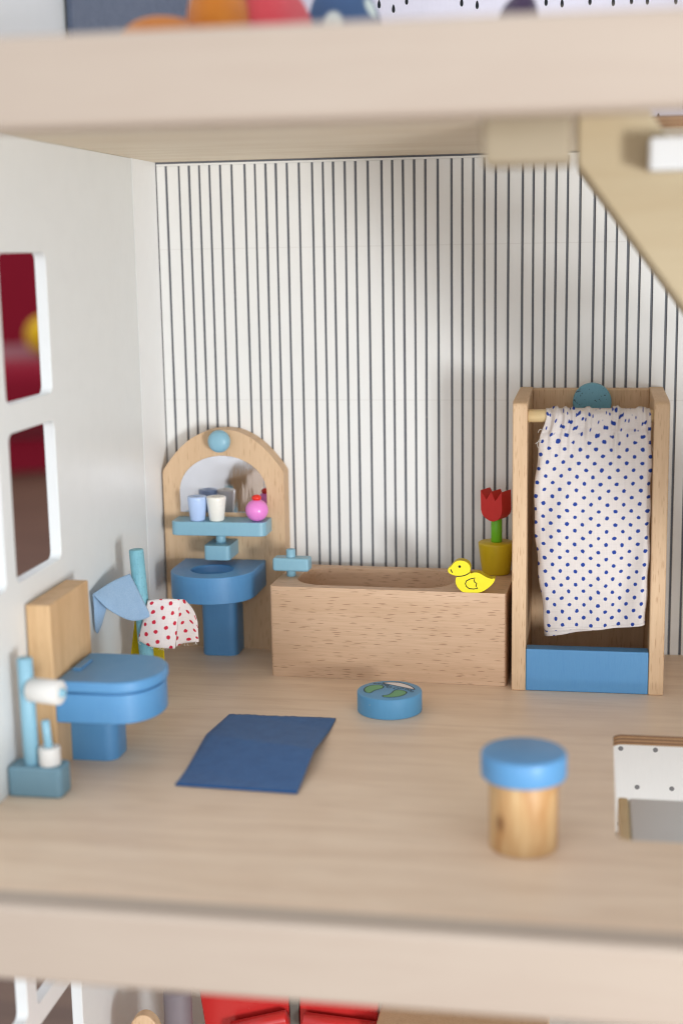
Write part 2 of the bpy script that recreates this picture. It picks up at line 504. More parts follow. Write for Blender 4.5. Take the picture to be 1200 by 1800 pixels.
for nm, z in (('lower_floor', -PITCH), ('floor', 0.0), ('ceiling', PITCH)):
    o = finish(nm, slab([(XL - .5, YF), (XR, YF), (XR, .6), (XL - .5, .6)], z - .45, z, holes=([HOLE] if nm != 'lower_floor' else [])  , hole_mat=1),
               ['ceil' if nm == 'ceiling' else 'floor', 'ply'], base=(0, 0, z), smooth=False)
    struct(o)
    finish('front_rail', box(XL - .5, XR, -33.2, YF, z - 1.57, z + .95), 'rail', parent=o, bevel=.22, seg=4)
    if nm == 'ceiling':
        finish('support_block', box(-3.05, -.63, -31.3, -29.2, 22.72, PITCH - .453), 'block', parent=o, bevel=.12)

# left walls with their window openings
def wall_with(nm, z0, z1, holes):
    o = finish(nm, slab([(-32.0, z0), (-3.88, z0), (-3.88, z1), (-32.0, z1)], XL - .5, XL, 'yzx', holes=holes), 'white', base=(XL, -18, z0), bevel=.035, seg=2)
    return struct(o)
wall_with('wall_left', .003, 24.997, [rrect(y0, y1, z0, z1, .35) for y0, y1 in ((-20.35, -15.58), (-26.1, -21.4)) for z0, z1 in ((14.88, 20.6), (7.9, 13.76))])
wall_with('wall_left_lower', -PITCH + .003, -.453, [rrect(y0, y1, z0, z1, .3) for y0, y1 in ((-20.85, -16.0), (-26.8, -21.85)) for z0, z1 in ((-9.7, -3.9), (-16.6, -10.65))])
wall_with('wall_left_upper', PITCH + .003, PITCH + 16, [])
for nm, z0, z1 in (('corner_post', .003, 24.995), ('corner_post_lower', -PITCH + .003, -.455), ('corner_post_upper', PITCH + .003, PITCH + 16)):
    struct(finish(nm, box(XL - .5, XL - .012, -3.80, .0, z0, z1), 'white2', base=(XL, -2, z0), smooth=False))
# right side wall, out of the picture
struct(finish('wall_right', box(XR, XR + .5, -32, .6, -PITCH, PITCH + 16), 'white', base=(XR, -16, -PITCH)))

# striped back wall: white boards between dark grooves
back = struct(finish('wall_back', box(XL - .5, XR, .09, .6, .003, 24.993), 'groove', base=(0, 0, 0), smooth=False))
gaps_px = None
grooves = [-21.39, -20.72, -20.19, -19.66, -19.13, -18.57, -17.98, -17.31, -16.78, -16.23, -15.71, -15.15, -14.54, -13.87, -13.32, -12.8]
grooves += [-12.22, -11.68, -11.06, -10.38, -9.85, -9.31, -8.76, -8.21, -7.6, -6.92, -6.39, -5.86, -5.31, -4.76, -4.14, -3.46, -2.93, -2.38, -1.84, -1.29, -.69]
step = [.69, .54, .54, .55, .56, .6]
x = grooves[-1]; k = 0
while x < XR - 1:
    x += step[k % 6]; grooves.append(x); k += 1
GW = .115
header = finish('header_board', box(XL + .035, XR, .0, .088, 24.80, 24.90), 'board', parent=back, smooth=False)
edge = XL + .035
for i, g in enumerate(grooves + [XR + GW / 2]):
    x1 = min(g - GW / 2, XR)
    if x1 - edge > .02:
        bm = bmesh.new(); n = 7
        L, R = [], []
        for k in range(n):                         # slightly uneven cut edges
            z = .004 + (24.797 - .004) * k / (n - 1)
            j = (lambda: random.uniform(-.009, .009))
            L.append((edge + (j() if i else 0), z)); R.append((x1 + j(), z))
        slab(L + R[::-1], .088, .0, 'xzy', bm=bm)
        finish('board', bm, 'board', parent=back, bevel=.015, seg=1)
    edge = g + GW / 2

# upper and lower back walls with their printed patterns
upw = struct(finish('wall_back_upper', box(XL - .5, XR, .02, .6, PITCH + .003, PITCH + 16), 'lav', base=(0, 0, PITCH), smooth=False))
def drop_mesh(x, z, h, w):
    return slab([(x + w * math.cos(a) * (1 - .3 * math.sin(a)), z + h * math.sin(a)) for a in [2 * math.pi * k / 14 for k in range(14)]], .019, .012, 'xzy')
for (x, z) in ((-10.4, 32.14), (-9.7, 31.9), (-9.06, 32.25), (-6.41, 32.05), (-5.67, 31.9), (-2.41, 31.9), (-1.66, 31.8), (-.36, 31.85), (.72, 31.75), (1.56, 31.8), (2.29, 31.75), (3.59, 31.7), (4.4, 32.0), (2.91, 26.42), (4.1, 26.9), (-7.6, 32.6), (-4.1, 32.7), (5.3, 31.8)):
    finish('printed_drop', drop_mesh(x, z, .2, .075), 'black', parent=upw, smooth=False)
loww = struct(finish('wall_back_lower', box(XL - .5, XR, .02, .6, -PITCH + .003, -.453), 'white', base=(0, 0, -PITCH), smooth=False))
for r in range(-1, 4):
    for c in range(-1, 4):
        x = 1.74 + 1.75 * c + (.87 if r % 2 else 0); z = -5.09 - 2.06 * r
        finish('printed_dot', slab(circ(x, z, .13, n=14), .019, .012, 'xzy'), 'screw', parent=loww, smooth=False)

# ------------------------------------------------------------------ stairs (one flight here, one below)
def staircase(dz, label):
    t = thing('staircase', label, 'staircase', (14, -19, dz), 'wooden flights of toy stairs')
    m = 4.83 / 3.60
    def stringer(y0, y1):
        xs = -.62 if dz == 0 else 1.15; zb = 23.16 - m * (xs + .62); ztop = 24.98 if dz == 0 else 22.9
        x_end = xs + (zb - .01) / m
        out = [(xs, ztop), (xs, zb), (x_end, .01), (x_end + 3.7, .01), (1.62 + (24.98 - ztop) / m, ztop)]
        return slab([(a, b + dz) for a, b in out], y0, y1, 'xzy')
    finish('stringer', stringer(-21.2, -22.0), 'stair', parent=t, bevel=.16, seg=3)
    finish('stringer', stringer(-16.6, -17.4), 'stair', parent=t, bevel=.16, seg=3)
    for k in range(7):
        x = 1.70 + 2.55 * k; z = 23.9 - 3.42 * k
        finish('tread', box(x, x + 3.6, -23.3, -15.6, z - 1.05 + dz, z + dz), 'tread', parent=t, bevel=.12)
    if dz:
        finish('nosing', box(1.28, 1.69, -23.2, -15.7, -2.5, -1.5), 'dowel', parent=t, bevel=.08)
    return t
staircase(0, 'birch stairs with white treads hanging at the upper right')
staircase(-PITCH, 'birch stairs with white treads seen down through the floor opening')

# ------------------------------------------------------------------ washstand
wx = -18.62
t = thing('washstand', 'arched beech washstand with mirror, shelf and blue basin against striped wall', 'washstand', (wx, -1.2, 0))
def arch(w, z0, zs, zt):
    prof = [(1, 0), (.975, .08), (.88, .27), (.706, .555), (.51, .785), (.3, .935), (.12, .992)]
    top = [(p * w, zs + q * (zt - zs)) for p, q in prof]
    pts = [(-w, z0), (w, z0)] + top + [(-a, b) for a, b in top[::-1]]
    body = smooth_loop([(wx + a, b) for a, b in ([(w * 1.0, zs - .01)] + top + [(-a, b) for a, b in top[::-1]] + [(-w, zs - .01)])], 4, False)
    return [(wx - w, z0), (wx + w, z0)] + body
finish('back_panel', slab(arch(3.2, .003, 9.3, 11.55), -.03, -1.2, 'xzy'), 'beech_v', parent=t, bevel=.07)
mir = [(wx - 2.3 - .05, 7.25), (wx + 2.3, 7.25)] + [(wx + 2.3 * math.cos(a), 8.32 + 1.88 * math.sin(a)) for a in [math.pi * k / 30 for k in range(31)]]
mir[0] = (wx - 2.3, 7.25)
finish('mirror', slab(mir, -1.203, -1.235, 'xzy'), 'mirror', parent=t, smooth=False)
# round knob
prof = []
for k in range(13):
    a = math.radians(-90 + 180 * k / 12)
    prof.append((max(.02, .58 * abs(math.cos(a)) ** .62), .42 * math.sin(a)))
bm = lathe([(r, h) for r, h in prof], wx - .02, -1.62, 32, axis='y', z0=11.0)
finish('knob', bm, 'teal', parent=t)
finish('shelf', slab(rrect(wx - 2.42, wx + 2.52, -2.75, -1.203, [.35, .35, .05, .05]), 6.30, 7.02), 'teal', parent=t, bevel=.09)
tap = finish('tap', slab(rrect(wx - .62, wx + .72, -3.1, -1.203, [.2, .2, .02, .02]), 5.12, 5.86), 'teal', parent=t, bevel=.12)
finish('tap_stem', tube((wx + .03, -2.1, 5.8), (wx + .03, -2.1, 6.32), .26), 'teal', parent=tap, auto=50)
D = [(wx - 2.15, -1.203)] + [(wx - 2.15 * math.cos(a), -3.5 - 2.15 * math.sin(a) ** .92) for a in [math.pi * k / 32 for k in range(33)]] + [(wx + 2.15, -1.203)]
finish('basin', slab(D, 3.42, 4.78, pockets=[(circ(wx - .05, -3.62, 1.08, 1.05, 40), .42, .9)]), 'blue2', parent=t, bevel=.06)
finish('pedestal', slab(rrect(wx - 1.0, wx + .86, -2.75, -1.203, [.42, .42, .02, .02]), .004, 3.45), 'blue2', parent=t, bevel=.05)

def cup(x, y, z, mat, label):
    prof = [(.56, 0), (.62, .06), (.80, 1.12), (.80, 1.2), (.75, 1.25), (.36, 1.25), (.30, 1.19), (.26, .75)]
    prof = [(r * .62 if i < 5 else r * .62, h) for i, (r, h) in enumerate(prof)]
    return tag(finish('toy_cup', lathe(prof, x, y, 36, z0=z), mat, base=(x, y, z), auto=60), label, 'cup', 'cups on the washstand shelf')
cup(-19.72, -2.3, 7.022, 'lilac', 'pale blue tapered toothbrush cup, left one on the washstand shelf')
cup(-18.72, -2.28, 7.022, 'cream', 'cream white tapered toothbrush cup on the washstand shelf')
px, py, pz = -16.62, -2.25, 7.02
pb = thing('perfume_bottle', 'round pink bottle with red stopper on the washstand shelf', 'bottle', (px, py, pz))
prof = [(max(.1, .58 * math.cos(math.radians(a))), .56 + .57 * math.sin(math.radians(a))) for a in range(-80, 71, 10)]
finish('bottle_body', lathe(prof, px, py, 36, z0=pz), 'pink', parent=pb)
prof = [(.17, 1.02)] + [(max(.02, .25 * math.cos(math.radians(a))), 1.2 + .17 * math.sin(math.radians(a))) for a in range(-50, 90, 14)]
finish('stopper', lathe(prof, px, py, 24, z0=pz), 'cap', parent=pb)

# ------------------------------------------------------------------ bathtub
tc = (-9.43, -3.58, 0)
tub = thing('bathtub', 'beech wooden toy bathtub with oval hollow and blue tap', 'bathtub', tc, rz=math.radians(-2.0))
tx0, tx1, ty0, ty1 = tc[0] - 5.73, tc[0] + 5.73, tc[1] - 2.48, tc[1] + 2.48
cav = rrect(tx0 + .95, tx0 + 8.7, ty0 + .55, ty1 - .55, [1.55, 1.55, 1.55, 1.55], 10)
finish('tub_body', slab(rrect(tx0, tx1, ty0, ty1, .16, 4), .004, 4.52, pockets=[(cav, 3.6, .985)]), 'tub', parent=tub, bevel=.09)
ax, ay = tx0 + .52, tc[1] - .2
tp = finish('tap', slab(rrect(ax - .84, ax + 1.0, ay - .42, ay + .42, .13), 4.82, 5.5), 'teal', parent=tub, bevel=.13)
finish('tap_stem', tube((ax + .02, ay, 4.5), (ax + .02, ay, 5.9), .23), 'teal', parent=tp, auto=50)

# ------------------------------------------------------------------ toy duck on the tub's rim
dyf, dyb = -6.22, -5.66
dk = thing('toy_duck', 'flat yellow wooden duck standing on the bathtub rim', 'duck', (-5.35, -5.95, 4.52))
K = 1 / 286.0
def dp(u, v): return (-5.37 + (u - 540) * K, 4.525 + (1640 - v) * K)
raw = [(205, 1335), (215, 1305), (245, 1285), (275, 1245), (310, 1215), (360, 1200), (420, 1205), (470, 1230), (500, 1270), (508, 1310), (502, 1355), (512, 1374), (560, 1360), (610, 1362), (660, 1385), (720, 1420), (780, 1440), (834, 1438), (825, 1480), (790, 1530), (740, 1575), (680, 1615), (620, 1637), (540, 1640), (420, 1638), (370, 1610), (330, 1565), (308, 1510), (308, 1450), (325, 1415), (290, 1408), (240, 1390), (210, 1365)]
out = smooth_loop([dp(*p) for p in raw], 4)
bm = slab(out, dyb, dyf, 'xzy')
bm.faces.ensure_lookup_table()
for f in bm.faces: f.material_index = 0 if len(f.verts) > 6 else 1
finish('duck_body', bm, ['yellow', 'yellow_e'], parent=dk, bevel=.025, seg=2)
yk = dyf - .006
def dl(pts, closed=False, w=.045):
    return ribbon([(a, yk, b) for a, b in pts], w, (0, -1, 0), closed)
wing = [(570, 1435), (556, 1468), (566, 1492), (592, 1510), (582, 1545), (604, 1578), (550, 1588), (490, 1583), (452, 1552), (440, 1515), (455, 1478), (505, 1450)]
finish('wing_line', dl([dp(*p) for p in wing], True), 'black', parent=dk, smooth=False, normals=False)
finish('neck_line', dl(smooth_loop([dp(*p) for p in [(325, 1418), (400, 1412), (460, 1390), (500, 1362)]], 5, False)), 'black', parent=dk, smooth=False, normals=False)
finish('beak_line', dl([dp(243, 1325), dp(265, 1370)], False, .05), 'black', parent=dk, smooth=False, normals=False)
ex, ez = dp(363, 1283)
finish('eye', slab(circ(ex, ez, .062, n=16), dyf - .002, dyf - .008, 'xzy'), 'black', parent=dk, smooth=False)

# ------------------------------------------------------------------ potted tulip
fx, fy = -4.56, -2.0
fp = thing('potted_tulip', 'red wooden tulip in a mustard yellow pot on the bathtub end', 'flower', (fx, fy, 4.52))
finish('flower_pot', lathe([(.60, 4.524), (.68, 4.55), (.70, 4.62), (.885, 6.02), (.885, 6.08), (.84, 6.12)], fx, fy, 44), 'pot', parent=fp, auto=50)
finish('stem', tube((fx + .02, fy, 6.1), (fx + .02, fy, 7.5), .275), 'green', parent=fp, auto=50)
K2 = 1 / 272.0
tul = [(628, 205), (708, 330), (772, 214), (826, 338), (912, 208), (918, 480), (905, 540), (865, 592), (800, 622), (750, 615), (690, 580), (650, 535), (633, 470)]
bm = slab([((u - 772) * K2 * 1.12, (622 - v) * K2 + 7.22) for u, v in tul], .5, -.5, 'xzy')
rot = Matrix.Rotation(math.radians(-24), 4, 'Z')
for v in bm.verts: v.co = rot @ v.co + Vector((fx - .02, fy, 0))
finish('blossom', bm, 'red', parent=fp, bevel=.02, seg=2)

# ------------------------------------------------------------------ shower cubicle with curtain
sh = thing('shower_cubicle', 'beech shower cubicle with blue step and teal disc beside bathtub', 'shower', (0, -3.4, 0))
for x0, x1 in ((-3.52, -2.86), (2.76, 3.44)):
    bm = slab(rrect(-6.8, -.03, .004, 13.62, [0, .02, .25, .25]) if False else [(-6.8, .004), (-.03, .004), (-.03, 13.62), (-6.45, 13.62), (-6.72, 13.5), (-6.8, 13.25)], x0, x1, 'yzx')
    finish('side_panel', bm, 'beech_v', parent=sh, bevel=.06)
finish('back_panel', box(-2.858, 2.758, -.75, -.035, .004, 13.58), 'beech_v', parent=sh, bevel=.05)
finish('floor_panel', box(-2.853, 2.753, -5.94, -.76, .006, .5), 'beech_v', parent=sh)
stepo = finish('step_panel', box(-2.855, 2.755, -6.74, -5.95, .006, 2.02), 'blue', parent=sh, bevel=.06)
finish('curtain_rod', tube((-2.87, -5.9, 12.86), (2.77, -5.9, 12.86), .3, 24), 'dowel', parent=sh, auto=50)
finish('shower_head_disc', lathe(round_cyl(.93, -1.35, -.752, .06), 0.02, 0, 44, axis='y', z0=12.98), 'teal_d', parent=sh, auto=50)

def interp(tab, s):
    for (a, va), (b, vb) in zip(tab, tab[1:]):
        if s <= b: 
            w = (s - a) / (b - a); w = w * w * (3 - 2 * w) if False else w
            return va + (vb - va) * w
    return tab[-1][1]
Ltab = [(0, -2.06), (.04, -2.04), (.07, -2.12), (.12, -2.28), (.3, -2.5), (.44, -2.56), (.6, -2.46), (.75, -2.3), (.88, -2.12), (1, -2.0)]
Rtab = [(0, 2.6), (.07, 2.62), (.13, 2.67), (.26, 2.72), (.43, 2.7), (.7, 2.7), (.82, 2.64), (1, 2.58)]
NI, NJ = 130, 120
random.seed(3)
gath = [(random.uniform(.05, .95), random.uniform(.010, .022), random.uniform(-.24, -.12), random.uniform(.12, .30), random.uniform(-.25, .25)) for _ in range(15)]
def curtain_point(v, u, off=0.0, zlow=0.0):
    xl, xr = interp(Ltab, v), interp(Rtab, v)
    z_top = 13.27; z_bot = 2.78 + .42 * u + .07 * math.sin(u * 7) - zlow
    z = z_top + (z_bot - z_top) * v
    x = xl + (xr - xl) * u
    # hang: over the front of the rod, then straight down with slow waves
    if v < .035: y = -5.9 - .42 * math.sin(min(1, v / .035) * math.pi / 2)
    else: y = -6.32 - .10 * math.sin(min(1, (v - .035) / .3) * math.pi / 2)
    wave = .15 * math.sin(u * 8.2 + v * 1.6 + .6) * min(1, v * 2) + .09 * math.sin(u * 15 + 3 * v) * min(1, v * 1.4) + .05 * math.sin(u * 5 - v * 9) + .04 * math.sin(u * 21 + v * 13)
    y += wave * .9
    # edges curl back
    e = min(u, 1 - u)
    y += .22 * max(0, 1 - e / .06) ** 2 * min(1, v * 4)
    # gathers under the casing
    for c, w, amp, ln, slant in gath:
        cc = c + slant * v
        d = (u - cc) / w
        fade = max(0, 1 - v / ln)
        y += amp * math.exp(-d * d) * fade * (.5 + .5 * min(1, v / .02))
        z += -.45 * amp * math.exp(-d * d) * max(0, 1 - v / .03) - .06 * max(0, 1 - v / .03) / 15
    # seam under the rod
    y += .13 * math.exp(-((v - .105) / .010) ** 2) * (.7 + .5 * math.sin(u * 40))
    x += .05 * math.sin(v * 31) * (1 if u < .02 or u > .98 else 0) * .6
    return (x, y + off, z)
grid = [[curtain_point(i / NI, j / NJ) for j in range(NJ + 1)] for i in range(NI + 1)]
uvs = [[(-2.55 + 5.3 * j / NJ + .14 * math.sin(j * .9 + i * .2) * max(0, 1 - i / 26), 10.6 * (1 - i / NI) + .12 * math.sin(j * .25) * max(0, 1 - i / 24)) for j in range(NJ + 1)] for i in range(NI + 1)]
cur = finish('shower_curtain', sheet(grid, uvs=uvs), 'curtain', base=(0, -6.2, 2.8))
solid(cur, .025)
tag(cur, 'white cotton curtain with blue polka dots hanging on the shower rod', 'curtain')
# the hem turned under at the bottom, lower at one corner
grid = [[Vector(curtain_point(.93 + .07 * i / 8, j / 30, .09 + .05 * math.sin(j * .2), .0)) + Vector((0, 0, -(i / 8) * .30 * max(0, 1 - j / 15) ** .6 if j < 15 else 0)) for j in range(31)] for i in range(9)]
uvs = [[(-2.4 + 4.9 * j / 30, .9 - .9 * i / 8) for j in range(31)] for i in range(9)]
solid(finish('hem', sheet(grid, uvs=uvs), 'curtain', parent=cur, base=(0, -6.2, 2.8)), .02)
grid = [[Vector(curtain_point(.988 + .012 * i / 3, j / 60, -.022)) for j in range(61)] for i in range(4)]
uvs = [[(5.3 * j / 60 - 2.55, .12 - .12 * i / 3) for j in range(61)] for i in range(4)]
solid(finish('hem_edge', sheet(grid, uvs=uvs), 'curtain', parent=cur, base=(0, -6.2, 2.8)), .03)

def thread(pts, r, mat, parent, base):
    pts = smooth3(pts, 6); bm = bmesh.new()
    for a, b in zip(pts, pts[1:]): tube(a, b, r, 6, 0.0, bm)
    return finish('loose_thread', bm, mat, parent=parent, base=base)
for pts in ([(-2.1, -6.25, 11.9), (-2.32, -6.3, 11.82), (-2.42, -6.33, 11.6), (-2.36, -6.35, 11.42)],
            [(-2.15, -6.25, 11.75), (-2.38, -6.35, 11.72), (-2.5, -6.38, 11.62)],
            [(2.66, -6.2, 11.6), (2.82, -6.3, 11.1), (2.86, -6.32, 10.5), (2.78, -6.3, 10.0)],
            [(-2.1, -6.3, 12.2), (-2.3, -6.4, 12.3), (-2.38, -6.42, 12.15)]):
    thread(pts, .012, 'cream', cur, (0, -6.2, 2.8))

# ------------------------------------------------------------------ bathroom scale
sx, sy = -8.78, -10.35
sc = thing('bathroom_scale', 'round blue toy bathroom scale with green footprints printed on top', 'scale', (sx, sy, 0))
SR, SH = 1.46, .93
finish('scale_body', lathe(round_cyl(SR, .004, SH, .05), sx, sy, 56), 'scale', parent=sc, auto=50)
def sp_(x, y): return (sx + (x - 590) / 445 * SR, sy - (y - 284) / 152 * SR)
zt = SH + .004
lf = smooth_loop([sp_(*p) for p in [(240, 270), (270, 238), (340, 217), (430, 212), (485, 230), (480, 258), (430, 280), (380, 303), (350, 335), (300, 335), (252, 308)]], 4)
rf = smooth_loop([sp_(*p) for p in [(535, 370), (600, 355), (640, 322), (652, 295), (690, 277), (760, 280), (820, 295), (838, 320), (800, 358), (720, 383), (620, 392), (550, 388)]], 4)
for l in (lf, rf):
    fo = finish('footprint', slab(l, zt - .003, zt), 'foot', parent=sc, smooth=False)
    finish('outline', ribbon([(a, b, zt + .004) for a, b in l], .045, (0, 0, 1), True), 'black', parent=fo, smooth=False, normals=False)
for (a, b, r) in ((350, 190, .05), (410, 190, .055), (470, 197, .06), (525, 212, .065), (565, 237, .1), (670, 255, .1), (750, 252, .065), (820, 262, .06), (868, 275, .06), (900, 292, .06)):
    p = sp_(a, b)
    finish('toe_print', ribbon([(u, v, zt + .004) for u, v in circ(p[0], p[1], r * 1.15, n=16)], .035, (0, 0, 1), True), 'black', parent=sc, smooth=False, normals=False)
dial = smooth_loop([sp_(*p) for p in [(445, 178), (520, 165), (600, 162), (700, 168), (830, 203), (905, 238), (930, 264)]], 4, False)
dd = finish('dial', slab(dial, zt - .003, zt), 'dial', parent=sc, smooth=False)
finish('outline', ribbon([(a, b, zt + .004) for a, b in dial], .045, (0, 0, 1), True), 'black', parent=dd, smooth=False, normals=False)

# ------------------------------------------------------------------ felt bath mat
A, B, Cc, Dd = Vector((-15.76, -12.02, 0)), Vector((-10.96, -11.98, 0)), Vector((-15.79, -20.61, 0)), Vector((-10.88, -20.86, 0))
n1, n2 = 48, 34; grid = []
for i in range(n1 + 1):
    s = i / n1; row = []
    for j in range(n2 + 1):
        u = j / n2
        fold = .40 + .19 * u
        p = A.lerp(B, u).lerp(Cc.lerp(Dd, u), s)
        z = .05 + .46 * max(0, 1 - abs(s - fold) / .42) ** 1.1 * (.5 + .5 * u) + .05 * max(0, s - .8) 
        z += .10 * max(0, (s - .0) * 0)
        if i == 0: p = p + Vector((0, random.uniform(-.05, .05), 0))
        p = p + Vector((-.16 * (1 - abs(s - fold) / .5) if abs(s - fold) < .5 and j == 0 else 0, 0, 0))
        row.append((p.x, p.y, z))
    grid.append(row)
mat_ = solid(finish('bath_mat', sheet(grid), 'rug', base=(-13.3, -16.4, 0)), .07)
tag(mat_, 'creased dark blue felt bath mat lying on the wooden floor', 'mat')

# ------------------------------------------------------------------ stool
stx, sty = -2.12, -24.4
st = thing('stool', 'round pine toy stool with a blue seat near the front rail', 'stool', (stx, sty, 0))
finish('stool_body', lathe(round_cyl(1.19, .004, 2.62, .06), stx, sty, 48), 'pine', parent=st, auto=50)
finish('seat', lathe(round_cyl(1.47, 2.55, 3.46, .12), stx, sty, 56), 'blue', parent=st, auto=50)

# ------------------------------------------------------------------ toilet
tl = thing('toilet', 'blue wooden toy toilet with tall beech backboard by the white wall', 'toilet', (-20, -17.7, 0))
finish('backboard', box(-21.86, -20.85, -19.87, -15.45, .004, 6.95), 'beech_y', parent=tl, bevel=.07)
def dshape(x0, xs, x1, yc, w, p=.8):
    return [(x0, yc - w)] + [(xs + (x1 - xs) * abs(math.sin(a)) ** p, yc - w * math.cos(a)) for a in [math.pi * k / 32 for k in range(33)]] + [(x0, yc + w)]
yc = -17.82
finish('bowl', slab(dshape(-20.847, -18.75, -16.95, yc, 2.02), 2.12, 3.33), 'blue', parent=tl, bevel=.07)
finish('seat_gap', slab(dshape(-20.845, -18.8, -17.08, yc, 1.9), 3.3, 3.42), 'blue', parent=tl)
lid = finish('lid', slab(dshape(-20.847, -18.75, -16.87, yc, 2.08), 3.40, 3.86), 'blue', parent=tl, bevel=.13, seg=4)
finish('hinge', box(-20.62, -20.28, -18.35, -16.95, 3.85, 3.95), 'blue', parent=lid, bevel=.03)
finish('pedestal', slab(rrect(-20.847, -18.98, -18.3, -16.5, [.02, .5, .5, .02]), .004, 2.15), 'blue', parent=tl, bevel=.06)

# ------------------------------------------------------------------ toilet roll holder
h = thing('toilet_roll_holder', 'teal stand holding a white paper roll in front of the toilet', 'holder', (-20.8, -22.0, 0))
finish('base', slab(rrect(-21.86, -19.72, -22.5, -21.35, [.1, .22, .22, .1]), .004, 1.2), 'teal_shade', parent=h, bevel=.1)
finish('post', tube((-21.08, -21.95, 1.18), (-21.13, -21.95, 5.42), .30), 'teal', parent=h, auto=50)
finish('arm', tube((-21.1, -22.0, 4.2), (-19.42, -22.35, 4.2), .17), 'teal', parent=h, auto=50)
rl = lathe([(.17, 0), (.41, 0), (.475, .06), (.475, 1.3), (.41, 1.36), (.17, 1.36)], 0, 0, 32, axis='x')
R_ = Matrix.Rotation(math.atan2(-.35, 1.68), 4, 'Z')
for v in rl.verts: v.co = R_ @ v.co + Vector((-21.0 + .08, -22.05, 4.2))
ro = finish('paper_roll', rl, 'roll', base=(-20.3, -22.15, 3.67), auto=50)
tag(ro, 'white paper roll on the teal stand in front of the toilet', 'paper roll')
br = thing('toilet_brush', 'small teal brush standing in a white cup on the stand', 'brush', (-20.32, -22.0, 1.203))
finish('cup', lathe(round_cyl(.42, 1.203, 1.92, .06), -20.32, -22.0, 28), 'roll', parent=br, auto=50)
finish('handle', tube((-20.34, -22.0, 1.85), (-20.42, -22.0, 2.98), .165, 16), 'teal', parent=br, auto=50)

# ------------------------------------------------------------------ towel stand and towels
ts = thing('towel_stand', 'worn teal towel pole standing behind the toilet', 'towel stand', (-20.12, -10, 0))
finish('pole', tube((-20.12, -10, .3), (-20.5, -10, 7.12), .335, 24), 'teal_w', parent=ts, auto=50)
finish('base', lathe(round_cyl(.72, .004, .5, .08), -20.12, -10, 36), 'teal', parent=ts, auto=50)
finish('peg', tube((-20.42, -10, 5.66), (-21.5, -12.6, 5.42), .08, 12), 'teal_w', parent=ts, auto=50)
finish('peg', tube((-20.3, -10, 4.62), (-18.75, -9.95, 4.66), .1, 12), 'teal_w', parent=ts, auto=50)
finish('peg', tube((-20.3, -9.9, 3.9), (-20.2, -8.4, 3.9), .12, 12), 'teal_w', parent=ts, auto=50)

def flap(top, bot, n=20, m=20, bulge=(0, 0, 0), uv0=(0, 0), uvs_=(1, 1)):
    T, Bm = smooth3(top), smooth3(bot); g, uv = [], []
    for i in range(m + 1):
        s = i / m; row, ur = [], []
        for j in range(n + 1):
            u = j / n
            p = poly(T, u).lerp(poly(Bm, u), s) + Vector(bulge) * math.sin(s * math.pi * .75) * math.sin(u * math.pi)
            row.append(tuple(p)); ur.append((uv0[0] + uvs_[0] * u, uv0[1] - uvs_[1] * s))
        g.append(row); uv.append(ur)
    return sheet(g, uvs=uv)

ridge = [(-21.62, -12.85, 5.68), (-21.17, -11.6, 5.96), (-20.72, -10.42, 6.06)]
tw = finish('towel', flap(ridge, [(-21.45, -12.9, 5.5), (-21.1, -12.55, 4.85), (-20.62, -11.5, 4.1), (-20.2, -10.8, 3.95), (-19.82, -10.4, 4.08)], bulge=(.18, -.1, .12)), 'towel', base=(-20.7, -11.4, 4))
solid(tw, .06); tag(tw, 'pale blue felt towel folded over a peg above the toilet', 'towel', 'towels on the teal pole')
solid(finish('back_flap', flap([(-21.63, -12.85, 5.67), (-21.4, -12.3, 5.4), (-21.25, -12.0, 5.15)], [(-21.78, -12.35, 3.9), (-21.74, -12.2, 3.72), (-21.6, -12.0, 4.1)], bulge=(.03, -.1, 0)), 'towel', parent=tw, base=(-20.7, -11.4, 4)), .06)

tw2 = finish('towel', flap([(-19.95, -10.28, 4.78), (-19.4, -10.25, 4.86), (-18.9, -10.2, 4.87), (-18.45, -10.1, 4.83)],
             [(-20.4, -10.55, 2.98), (-19.85, -10.62, 2.74), (-19.2, -10.6, 2.66), (-18.68, -10.5, 2.6)], bulge=(0, -.16, 0), uv0=(0, 2.1), uvs_=(1.75, 2.1)), 'rdots', base=(-19.2, -10.4, 2.6))
solid(tw2, .03); tag(tw2, 'white cotton towel with red dots hanging beside the teal pole', 'towel', 'towels on the teal pole')
solid(finish('side_flap', flap([(-18.45, -10.1, 4.83), (-18.33, -9.75, 4.7), (-18.12, -9.2, 4.1), (-18.0, -9.0, 3.5)],
             [(-18.66, -10.42, 2.66), (-18.5, -9.9, 2.68), (-18.25, -9.25, 2.55), (-17.97, -9.0, 2.5)], bulge=(.06, .05, 0), uv0=(2.3, 2.2), uvs_=(1.1, 2.1)), 'rdots', parent=tw2, base=(-19.2, -10.4, 2.6)), .03)
for k in range(16):
    u = random.random(); p = Vector((-20.35, -10.6, 2.92)).lerp(Vector((-18.68, -10.52, 2.64)), u) if k < 11 else Vector((-18.55, -9.9, 2.62)).lerp(Vector((-17.97, -9.0, 2.52)), u)
    p.z -= .12 * math.sin(u * math.pi) * (k < 11)
    thread([(p.x, p.y, p.z + .04), (p.x + random.uniform(-.06, .06), p.y - .02, p.z - .05), (p.x + random.uniform(-.12, .12), p.y - .03, p.z - random.uniform(.06, .16))], .009, 'cream', tw2, (-19.2, -10.4, 2.6))
tw3 = finish('towel', flap([(-20.85, -9.35, 4.05), (-20.2, -9.3, 4.05), (-19.6, -9.35, 4.05)], [(-21.35, -9.5, .75), (-20.4, -9.25, .7), (-19.52, -9.45, .75)]), 'ytowel', base=(-20.3, -9.4, .7))
solid(tw3, .06); tag(tw3, 'mustard yellow felt towel hanging behind the teal pole', 'towel', 'towels on the teal pole')

